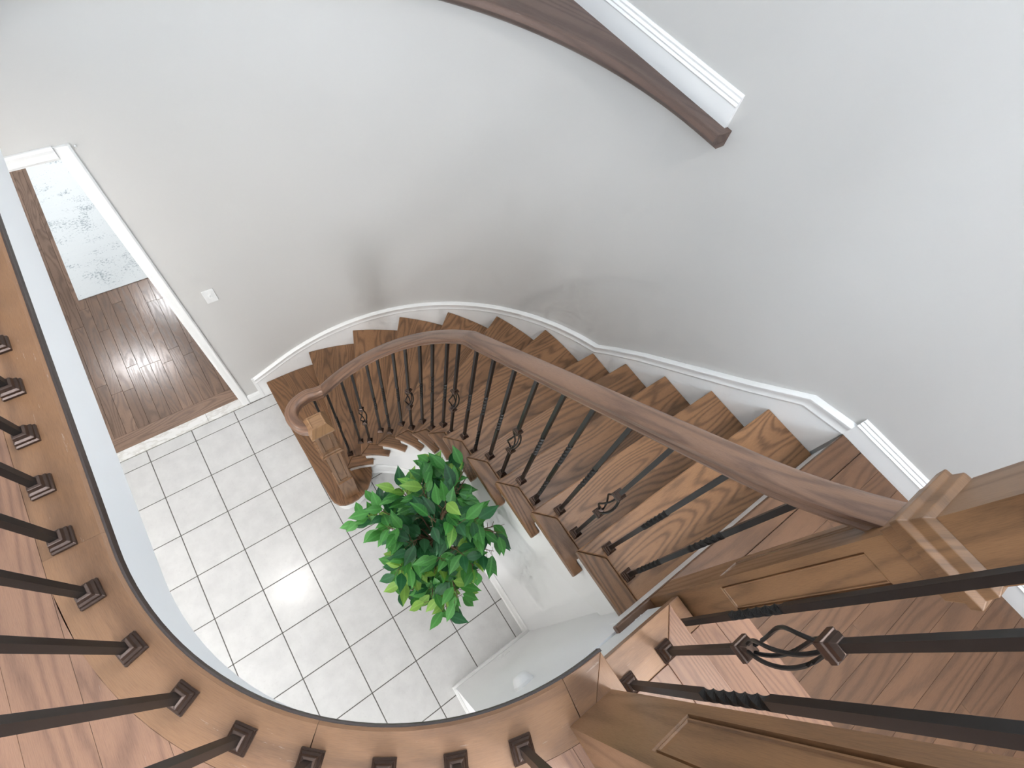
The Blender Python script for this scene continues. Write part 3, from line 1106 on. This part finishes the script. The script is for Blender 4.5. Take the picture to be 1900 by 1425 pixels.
def newel(root, x, y, z0, hw, zs, mat=None, cap_mat=None, upper_panel=False):
    """zs: base block top, panel bottom, panel top, trim bottom, trim top, upper top, cap top"""
    mat = mat or M['newel']
    zb, pb, pt, tb, tt, ut, ct = zs

    def faces(mb, h, za, zc, pa, pc, inset, depth):
        """four sides of a square post with a recessed panel each"""
        for s in range(4):
            a = R_(90 * s)
            ca, sa = math.cos(a), math.sin(a)

            def P(u, d, z):
                return (ca * d - sa * u, sa * d + ca * u, z)
            w = h - inset
            o_ = [(-h, za), (h, za), (h, zc), (-h, zc)]
            loops = [(0.0, 0.0), (0.0012, depth), (0.0030, depth), (0.0042, depth * .35), (0.0060, depth * .35), (0.0075, depth * .8)]
            uvf = lambda q: (q[1] + z0, q[0] + s * .31)
            rect = lambda e: [(-w + e, pa + e), (w - e, pa + e), (w - e, pc - e), (-w + e, pc - e)]
            prev, pd = o_, 0.0
            for e, dd in (loops if pc > pa else []):
                cur = rect(e)
                for e_ in range(4):
                    f_ = (e_ + 1) % 4
                    mb.face([P(prev[e_][0], h - pd, prev[e_][1]), P(prev[f_][0], h - pd, prev[f_][1]), P(cur[f_][0], h - dd, cur[f_][1]), P(cur[e_][0], h - dd, cur[e_][1])],
                            [uvf(prev[e_]), uvf(prev[f_]), uvf(cur[f_]), uvf(cur[e_])])
                prev, pd = cur, dd
            mb.face([P(q[0], h - pd, q[1]) for q in prev], [uvf(q) for q in prev])
        mb.face([(-h, -h, za), (-h, h, za), (h, h, za), (h, -h, za)], [(0, 0), (0, .1), (.1, .1), (.1, 0)])
        mb.face([(-h, -h, zc), (h, -h, zc), (h, h, zc), (-h, h, zc)], [(0, 0), (0, .1), (.1, .1), (.1, 0)])
    mb = MB()
    faces(mb, hw, zb, tb, pb, pt, 0.017, 0.0045)
    body = mb.build('newel_post', mat)
    body.location = (x, y, z0)
    body.parent = root
    body.matrix_parent_inverse = Matrix.Translation(-Vector(root.location))
    hb = hw + 0.008
    if zb > 0:
        b_ = MB().squares([(0, hb), (zb - 0.012, hb), (zb - 0.004, hw + .004), (zb, hw + .001)]).build('base_block', mat, body, bevel=0.002)
    tr = MB().squares([(tb, hw + .001), (tb + .006, hw + .010), (tb + (tt - tb) * .38, hw + .014), (tb + (tt - tb) * .45, hw + .020), (tb + (tt - tb) * .62, hw + .022), (tb + (tt - tb) * .70, hw + .014), (tb + (tt - tb) * .9, hw + .012), (tt, hw + .002)]).build('trim', mat, body, bevel=0.0015)
    ub = MB()
    faces(ub, hw + .004, tt, ut, tt + .03, ut - .02 if upper_panel else tt, 0.020, 0.004)
    ub.build('upper_block', mat, body)
    cz = ut
    hc = hw + .018
    MB().squares([(cz, hw + .004), (cz + .008, hw + .012), (cz + .014, hc), (cz + .030, hc + .002), (cz + .034, hc), (ct - .004, hc - .022), (ct, hc - .025), (ct, hc - .031), (ct - .005, hc - .032)]).build('cap', cap_mat or mat, body, bevel=0.001)
    return body


# --- stair railing
sr = railing('stair_railing', (1.143, -1.378, H), 'curved oak handrail with black twisted iron balusters following the lower stairs')
newel(sr, 1.143, -1.378, H, 0.045, (0.365, 0.385, 0.835, 0.862, 0.915, 1.17, 1.265), cap_mat=M['cap'], upper_panel=True)
path = []
for i in range(28):
    y = -2.922 + (2.922 - 1.825) * i / 28
    path.append((1.752, y, rail_z_straight(y)))
for i in range(40):
    a = 77.0 * i / 39
    path.append((*pol(0.647, a), rail_z_curve(a)))
end = path[-1]
vol = [(1.212, -1.1855), (1.173, -1.179), (1.133, -1.180), (1.095, -1.193), (1.066, -1.217), (1.048, -1.246), (1.044, -1.282), (1.050, -1.316), (1.068, -1.347), (1.098, -1.368)]
hr = rpart(MB().sweep(path, RAILP).build('handrail', M['rail'], smooth=True), sr)
zl = 1.345
vz = [end[2] - 0.003, end[2] - 0.012, 1.350, zl, zl, zl, zl, zl, zl, zl, zl]
vp = [(end[0], end[1], end[2] - 0.0005)] + [(*p, z) for p, z in zip(vol, vz[1:])]
# smooth the turn with a Catmull-Rom pass
def smooth_path(P, sub=5):
    out = []
    for i in range(len(P) - 1):
        p0, p1, p2, p3 = P[max(0, i - 1)], P[i], P[i + 1], P[min(len(P) - 1, i + 2)]
        for s in range(sub):
            t = s / sub
            out.append(tuple(0.5 * ((2 * p1[c]) + (-p0[c] + p2[c]) * t + (2 * p0[c] - 5 * p1[c] + 4 * p2[c] - p3[c]) * t * t + (-p0[c] + 3 * p1[c] - 3 * p2[c] + p3[c]) * t ** 3) for c in range(3)))
    out.append(P[-1])
    return out


rpart(MB().sweep(smooth_path(vp), RAILP).build('volute', M['rail'], smooth=True), sr)

# balusters of the stair railing (two to a tread)
bal = []
bal.append((*pol(0.650, 82.5), H, rail_z_curve(77), 'twist', 0))
ANG = {2: (78.6, 73.6), 3: (67.0, 61.3), 4: (53.2, 47.6), 5: (39.6, 33.4), 6: (26.0, 19.4), 7: (11.6, 5.4)}
ANG[2] = (75.6,)
for k, aa in ANG.items():
    for n_, a in enumerate(aa):
        second = (n_ == 1) or (k == 2)
        kd = ('basket' if k % 2 else 'double') if second else 'twist'
        bal.append((*pol(0.647, a), k * H, rail_z_curve(a), kd, R_(a)))
for k in range(8, 13):
    for n_, d in enumerate((0.056, 0.160)):
        y = YK[k] - d
        kd = ('basket' if k % 2 else 'double') if n_ else 'twist'
        bal.append((1.752, y, k * H, rail_z_straight(y), kd, 0))
for b in bal:
    baluster(sr, b[0], b[1], b[2], b[3] + 0.004, b[4], b[5])

# upper newel at the landing belongs to the stair railing
newel(sr, 1.737, -2.962, Z13, 0.046, (0.0, 0.395, 0.835, 0.895, 0.985, 1.24, 1.33))

# --- short railing beside the upper steps
ur = railing('step_railing', (1.5, -2.958, Z13), 'short sloping railing beside the upper steps with an open basket baluster')
urz = lambda x: 3.705 + (1.50 - x) * 0.78
rpart(MB().sweep([(x, -2.958, urz(x)) for x in (1.688, 1.6, 1.5, 1.4, 1.318)], RAILP).build('handrail', M['rail'], smooth=True), ur)
for x, z, kd in ((1.608, Z14, 'twist'), (1.500, Z15, 'basket'), (1.392, Z15, 'twist')):
    baluster(ur, x, -2.958, z, urz(x) + 0.004, kd, 0)

# --- balcony railing
br = railing('balcony_railing', (0.655, -2.2, Z16), 'balcony railing with black iron balusters on bronze shoes along the curved edge')
newel(br, 1.264, -2.947, Z16, 0.0465, (0.0, 0.322, 0.79, 0.84, 0.92, 1.10, 1.18))
off = 0.060
bpth = [(ex - off, Y_WALL - 2.02 * i / 10, Z16 + 0.86) for i in range(11)] + [(*p, Z16 + 0.86) for p in arc(BR + off, 180, 258, 26, BX, BY)] + [(1.2185, -2.915, Z16 + 0.86)]
rpart(MB().sweep(bpth, RAILP).build('handrail', M['rail'], smooth=True), br)
n_ = 0
ys = [-1.842 + 0.1125 * i for i in range(15)]
for i, y in enumerate(ys):
    if y < Y_WALL - 0.05:
        baluster(br, ex - off, y, Z16, Z16 + 0.864, ('twist', 'basket', 'twist', 'double')[i % 4] if i > 4 else 'twist', 0)
for x, y, t in ((0.654, -1.955, 0), (0.653, -2.066, 0), (0.658, -2.179, 0)):
    baluster(br, x, y, Z16, Z16 + 0.864, 'plain', R_(t))
for i, px in enumerate(((0.671, -2.290), (0.699, -2.405), (0.739, -2.514), (0.790, -2.614), (0.860, -2.702), (0.944, -2.776), (1.038, -2.835), (1.135, -2.878))):
    a = math.atan2(px[1] - BY, px[0] - BX)
    baluster(br, px[0], px[1], Z16, Z16 + 0.864, 'plain' if i != 3 else 'twist', a)
bpy.data.objects.remove(shoe_proto)
bpy.data.objects.remove(collar_proto)
bpy.data.objects.remove(basket_proto)

# ------------------------------------------------------------------ runner rug
rug = MB().prism([(-0.375, -1.25), (0.375, -1.25), (0.375, 1.25), (-0.375, 1.25)], 0.0, 0.008).build('runner_rug', M['rug'], bevel=0.003)
rug.location = (0.330, 2.69, 0.001)
tag(rug, 'white distressed runner rug with grey speckled pattern on the hall floor', 'rug')

# ------------------------------------------------------------------ light switch, outlets, dome
sw = empty('light_switch', (0.961, Y_WALL, 1.312))
tag(sw, 'white toggle light switch on the wall beside the doorway', 'light switch')
MB().box(-0.034, 0.034, -0.006, 0, -0.056, 0.056).build('plate', M['plastic'], sw, bevel=0.002)
MB().box(-0.010, 0.010, -0.0075, -0.0055, -0.020, 0.020).build('toggle_slot', M['white'], sw)
tg = MB().prism([(-0.004, -0.020), (0.004, -0.020), (0.004, -0.005), (-0.004, -0.005)], lambda p: -0.004 + (0.010 if p[1] < -.01 else 0), lambda p: 0.005 + (0.009 if p[1] < -.01 else 0)).build('toggle', M['plastic'], sw)
hk = MB().tube([(0.818, Y_WALL + .002, 2.404), (0.818, Y_WALL - .012, 2.404), (0.818, Y_WALL - .016, 2.412)], 0.004, 8).build('wall_hook', M['plastic'])
tag(hk, 'tiny white hook on the wall by the top corner of the door casing', 'hook')
ol = empty('wall_outlet', (1.47, -2.93, 0.42))
tag(ol, 'white outlet plate low on the wall above the baseboard', 'outlet')
MB().box(-0.035, 0.035, 0, 0.006, -0.057, 0.057).build('plate', M['plastic'], ol, bevel=0.002)
for zz in (-0.025, 0.025):
    MB().box(-0.016, 0.016, 0.005, 0.008, zz - 0.014, zz + 0.014).build('socket', M['white'], ol, bevel=0.002)
dm = empty('wall_dome', (1.300, -2.93, 2.06))
tag(dm, 'white rounded dome fixture on the pale wall under the balcony', 'wall fixture')
db = MB()
rings = [(0.0, 0.038), (0.010, 0.038), (0.014, 0.035), (0.026, 0.031), (0.034, 0.024), (0.038, 0.012), (0.039, 0.0005)]
for i in range(len(rings) - 1):
    (d0, r0), (d1, r1) = rings[i], rings[i + 1]
    for s in range(28):
        a, b = 2 * math.pi * s / 28, 2 * math.pi * (s + 1) / 28
        db.face([(r0 * math.cos(a), d0, r0 * math.sin(a)), (r0 * math.cos(b), d0, r0 * math.sin(b)), (r1 * math.cos(b), d1, r1 * math.sin(b)), (r1 * math.cos(a), d1, r1 * math.sin(a))], [(0, 0)] * 4)
db.build('cover', M['plastic'], dm, smooth=True)
MB().box(-0.008, 0.008, 0, 0.012, -0.046, -0.036).build('clip', M['white'], dm)

# ------------------------------------------------------------------ ceiling lamps: some mirror in the floors, others are unseen added fill
def downlight(name, x, y, z, power, label, r=0.075, color=(1.0, 0.97, 0.93)):
    e = empty(name, (x, y, z))
    tag(e, label, 'ceiling light', 'recessed ceiling lights')
    rb = MB()
    n = 28
    for (r0, z0_), (r1, z1_) in (((r + .018, 0), (r + .015, -.006)), ((r + .015, -.006), (r, -.006)), ((r, -.006), (r - .004, 0.0))):
        for s in range(n):
            a, b = 2 * math.pi * s / n, 2 * math.pi * (s + 1) / n
            rb.face([(r0 * math.cos(a), r0 * math.sin(a), z0_), (r0 * math.cos(b), r0 * math.sin(b), z0_), (r1 * math.cos(b), r1 * math.sin(b), z1_), (r1 * math.cos(a), r1 * math.sin(a), z1_)], [(0, 0)] * 4)
    rb.build('trim_ring', M['white'], e, smooth=True)
    lb = MB()
    lb.face([(r * math.cos(2 * math.pi * s / n), r * math.sin(2 * math.pi * s / n), -0.002) for s in range(n)], [(0, 0)] * n)
    lb.build('lens', M['bulb'], e)
    d = bpy.data.lights.new(name + '_light', 'AREA')
    d.shape = 'DISK'
    d.size = 2 * r
    d.energy = power
    d.color = color
    o = bpy.data.objects.new('lamp', d)
    o.location = (0, 0, -0.012)
    o.parent = e
    col.objects.link(o)
    return e


downlight('ceiling_light', 0.126, -1.075, Z_LOW_CEIL, 7, 'round recessed ceiling light under the balcony')
downlight('ceiling_light', -0.373, 2.75, 2.77, 24, 'round recessed ceiling light in the hall', color=(0.95, 0.97, 1.0))
downlight('ceiling_light', -1.3, -3.3, Z_LOW_CEIL, 14, 'added round fill light in the foyer ceiling by the front door')  # unseen lamp added to lift the lower level
downlight('ceiling_light', -1.4, -1.6, Z_LOW_CEIL, 30, 'added round fill light in the middle of the foyer ceiling')  # added out of view to brighten the under-stair wall
downlight('ceiling_light', 0.3, 3.7, 2.77, 26, 'added round fill light at the far end of the hall ceiling', color=(0.92, 0.96, 1.0))  # hidden extra lamp, added to brighten the rug
downlight('ceiling_light', 1.9, -3.9, Z_CEIL, 30, 'added large round fill light high above the stairwell', r=0.2)  # added for even light, set where its reflection stays hidden

# ------------------------------------------------------------------ potted ficus
pl = empty('potted_ficus', (1.39, -2.20, 0))
tag(pl, 'green leafy artificial ficus tree standing in the curve of the stairs', 'plant')


def ppart(o):
    o.parent = pl
    o.matrix_parent_inverse = Matrix.Translation((-1.39, 2.20, 0))
    return o


def lathe(rings, n, cx, cy):
    mb = MB()
    for i in range(len(rings) - 1):
        (r0, z0_), (r1, z1_) = rings[i], rings[i + 1]
        for s in range(n):
            a, b = 2 * math.pi * s / n, 2 * math.pi * (s + 1) / n
            mb.face([(cx + r0 * math.cos(a), cy + r0 * math.sin(a), z0_), (cx + r0 * math.cos(b), cy + r0 * math.sin(b), z0_), (cx + r1 * math.cos(b), cy + r1 * math.sin(b), z1_), (cx + r1 * math.cos(a), cy + r1 * math.sin(a), z1_)], [(0, 0)] * 4)
    return mb


ppart(lathe([(0.001, 0.0), (0.10, 0.0), (0.135, 0.20), (0.142, 0.205), (0.142, 0.225), (0.128, 0.225), (0.124, 0.19)], 32, 1.39, -2.20).build('pot', M['pot'], smooth=True))
ppart(lathe([(0.125, 0.19), (0.06, 0.20), (0.001, 0.205)], 24, 1.39, -2.20).build('soil', M['soil'], smooth=True))
hub = Vector((1.40, -2.20, 1.0))
ppart(MB().tube([(1.385, -2.195, 0.19), (1.405, -2.21, 0.45), (1.385, -2.19, 0.75), (1.40, -2.20, 1.02), (1.41, -2.20, 1.45)], [0.017, 0.015, 0.013, 0.011, 0.005], 8).build('trunk', M['bark'], smooth=True))
TIPS = [(1.18, -1.913, 1.35), (1.108, -1.935, 1.3), (1.329, -1.942, 1.5), (1.534, -1.93, 1.6), (1.565, -2.022, 1.65), (1.640, -2.069, 1.70), (1.655, -2.095, 1.66),
        (1.610, -2.411, 1.6), (1.640, -2.388, 1.58), (1.56, -2.46, 1.5), (1.459, -2.457, 1.4), (1.248, -2.561, 1.2), (1.324, -2.533, 1.3), (1.206, -2.472, 1.2),
        (1.13, -2.379, 1.1), (1.127, -2.298, 1.1), (1.18, -2.268, 1.2), (1.249, -2.184, 1.35), (1.195, -2.067, 1.4), (1.413, -2.015, 1.6), (1.53, -2.161, 1.75),
        (1.448, -2.196, 1.76), (1.359, -2.209, 1.72), (1.439, -2.302, 1.76), (1.541, -2.318, 1.7), (1.329, -2.36, 1.5), (1.421, -2.401, 1.55)]


rt = random.Random(5)
for i_ in range(22):
    a_ = 2 * math.pi * i_ / 22 + rt.uniform(-.2, .2)
    r_ = rt.uniform(0.12, 0.26)
    TIPS.append((1.385 + r_ * math.cos(a_), -2.21 + r_ * math.sin(a_) * 1.1, rt.uniform(0.95, 1.5)))


def leaf_mesh(name, mat):
    """pointed oval leaf along +x, slightly folded and drooping; length 1"""
    prof = [(0.0, 0.0), (0.10, 0.10), (0.25, 0.205), (0.42, 0.245), (0.60, 0.205), (0.77, 0.115), (0.90, 0.04), (1.0, 0.0)]
    me = bpy.data.meshes.new(name)
    v, f, uv = [], [], []
    for x, w in prof:
        zc = -0.22 * x * x
        v += [(x, -w, zc + 0.20 * w), (x, 0, zc), (x, w, zc + 0.20 * w)]
    for i in range(len(prof) - 1):
        a = i * 3
        f += [(a, a + 3, a + 4, a + 1), (a + 1, a + 4, a + 5, a + 2)]
    me.from_pydata(v, [], f)
    ul = me.uv_layers.new(name='UVMap')
    for l in me.loops:
        p = v[l.vertex_index]
        ul.data[l.index].uv = (p[0], p[1])
    me.polygons.foreach_set('use_smooth', [True] * len(f))
    me.materials.append(mat)
    return me


LM = [leaf_mesh('leaf', M['leaf_a']), leaf_mesh('leaf', M['leaf_b']), leaf_mesh('leaf', M['leaf_c'])]
rl = random.Random(21)
leaves = []
twig = MB()
for ti, t in enumerate(TIPS):
    tip = Vector(t)
    base = Vector((1.40 + rl.uniform(-.02, .02), -2.20 + rl.uniform(-.02, .02), rl.uniform(0.75, 1.15) if t[2] < 1.6 else 1.25))
    mid = base.lerp(tip, 0.55) + Vector((0, 0, 0.16))
    P = []
    for s in range(9):
        q = s / 8
        P.append(base * (1 - q) ** 2 + mid * 2 * q * (1 - q) + tip * q * q)
    twig.tube([tuple(p) for p in P], [0.006 * (1 - 0.75 * s / 8) for s in range(9)], 5)
    nl = 19
    for s in range(nl):
        q = 0.38 + 0.62 * (s + 0.5) / nl
        i0 = min(7, int(q * 8))
        fr = q * 8 - i0
        p = P[i0].lerp(P[i0 + 1], fr)
        d = (P[min(8, i0 + 1)] - P[i0]).normalized()
        side = d.cross(Vector((0, 0, 1))).normalized() * (1 if s % 2 else -1)
        dirv = d * rl.uniform(0.25, 0.9) + side * rl.uniform(0.25, 1.0) + Vector((0, 0, rl.uniform(-0.75, 0.25)))
        dirv.normalize()
        stalk = p + dirv * 0.022 + Vector((rl.uniform(-.02, .02), rl.uniform(-.02, .02), rl.uniform(-.03, .03)))
        twig.tube([tuple(p), tuple(stalk)], 0.0012, 4)
        leaves.append((stalk, dirv, rl.uniform(0.080, 0.118), ti, q))
ppart(twig.build('branches', M['bark'], smooth=True))
leaves.sort(key=lambda l: -l[0].z)
rest = MB()


def leaf_matrix(p, d, L):
    xax = d.normalized()
    up_ = Vector((rl.uniform(-.35, .35), rl.uniform(-.35, .35), 1))
    yax = up_.cross(xax).normalized()
    zax = xax.cross(yax)
    m3 = Matrix((xax, yax, zax)).transposed()
    return Matrix.Translation(p) @ (m3 * L).to_4x4()


n_ = 0
rest_mats = []
for (p, d, L, ti, q) in leaves:
    tip_ = p + d * L
    xm = max(p.x, tip_.x)
    if xm > 1.635 and not (p.z > 1.58 and tip_.z > 1.56 and min(p.y, tip_.y) > -2.02) and p.z < 1.80:
        continue
    if xm > 1.60 and p.y > -1.80 and p.z < 1.55:
        continue
    mat4 = leaf_matrix(p, d, L)
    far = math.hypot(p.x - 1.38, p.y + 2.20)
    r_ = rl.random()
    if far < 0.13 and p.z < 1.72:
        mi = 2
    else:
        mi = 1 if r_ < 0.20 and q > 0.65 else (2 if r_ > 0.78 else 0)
    if n_ < 300:
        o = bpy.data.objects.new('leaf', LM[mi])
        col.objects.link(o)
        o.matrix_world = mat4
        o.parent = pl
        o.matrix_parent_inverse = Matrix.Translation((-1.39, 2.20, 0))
    else:
        me = LM[mi]
        for pg in me.polygons:
            rest.face([mat4 @ me.vertices[i].co for i in pg.vertices], [(me.vertices[i].co.x, me.vertices[i].co.y) for i in pg.vertices])
            rest_mats.append(mi)
    n_ += 1
o = ppart(rest.build('lower_foliage', M['leaf_a'], smooth=True))
o.data.materials.append(M['leaf_b'])
o.data.materials.append(M['leaf_c'])
o.data.polygons.foreach_set('material_index', rest_mats)
o['kind'] = 'stuff'
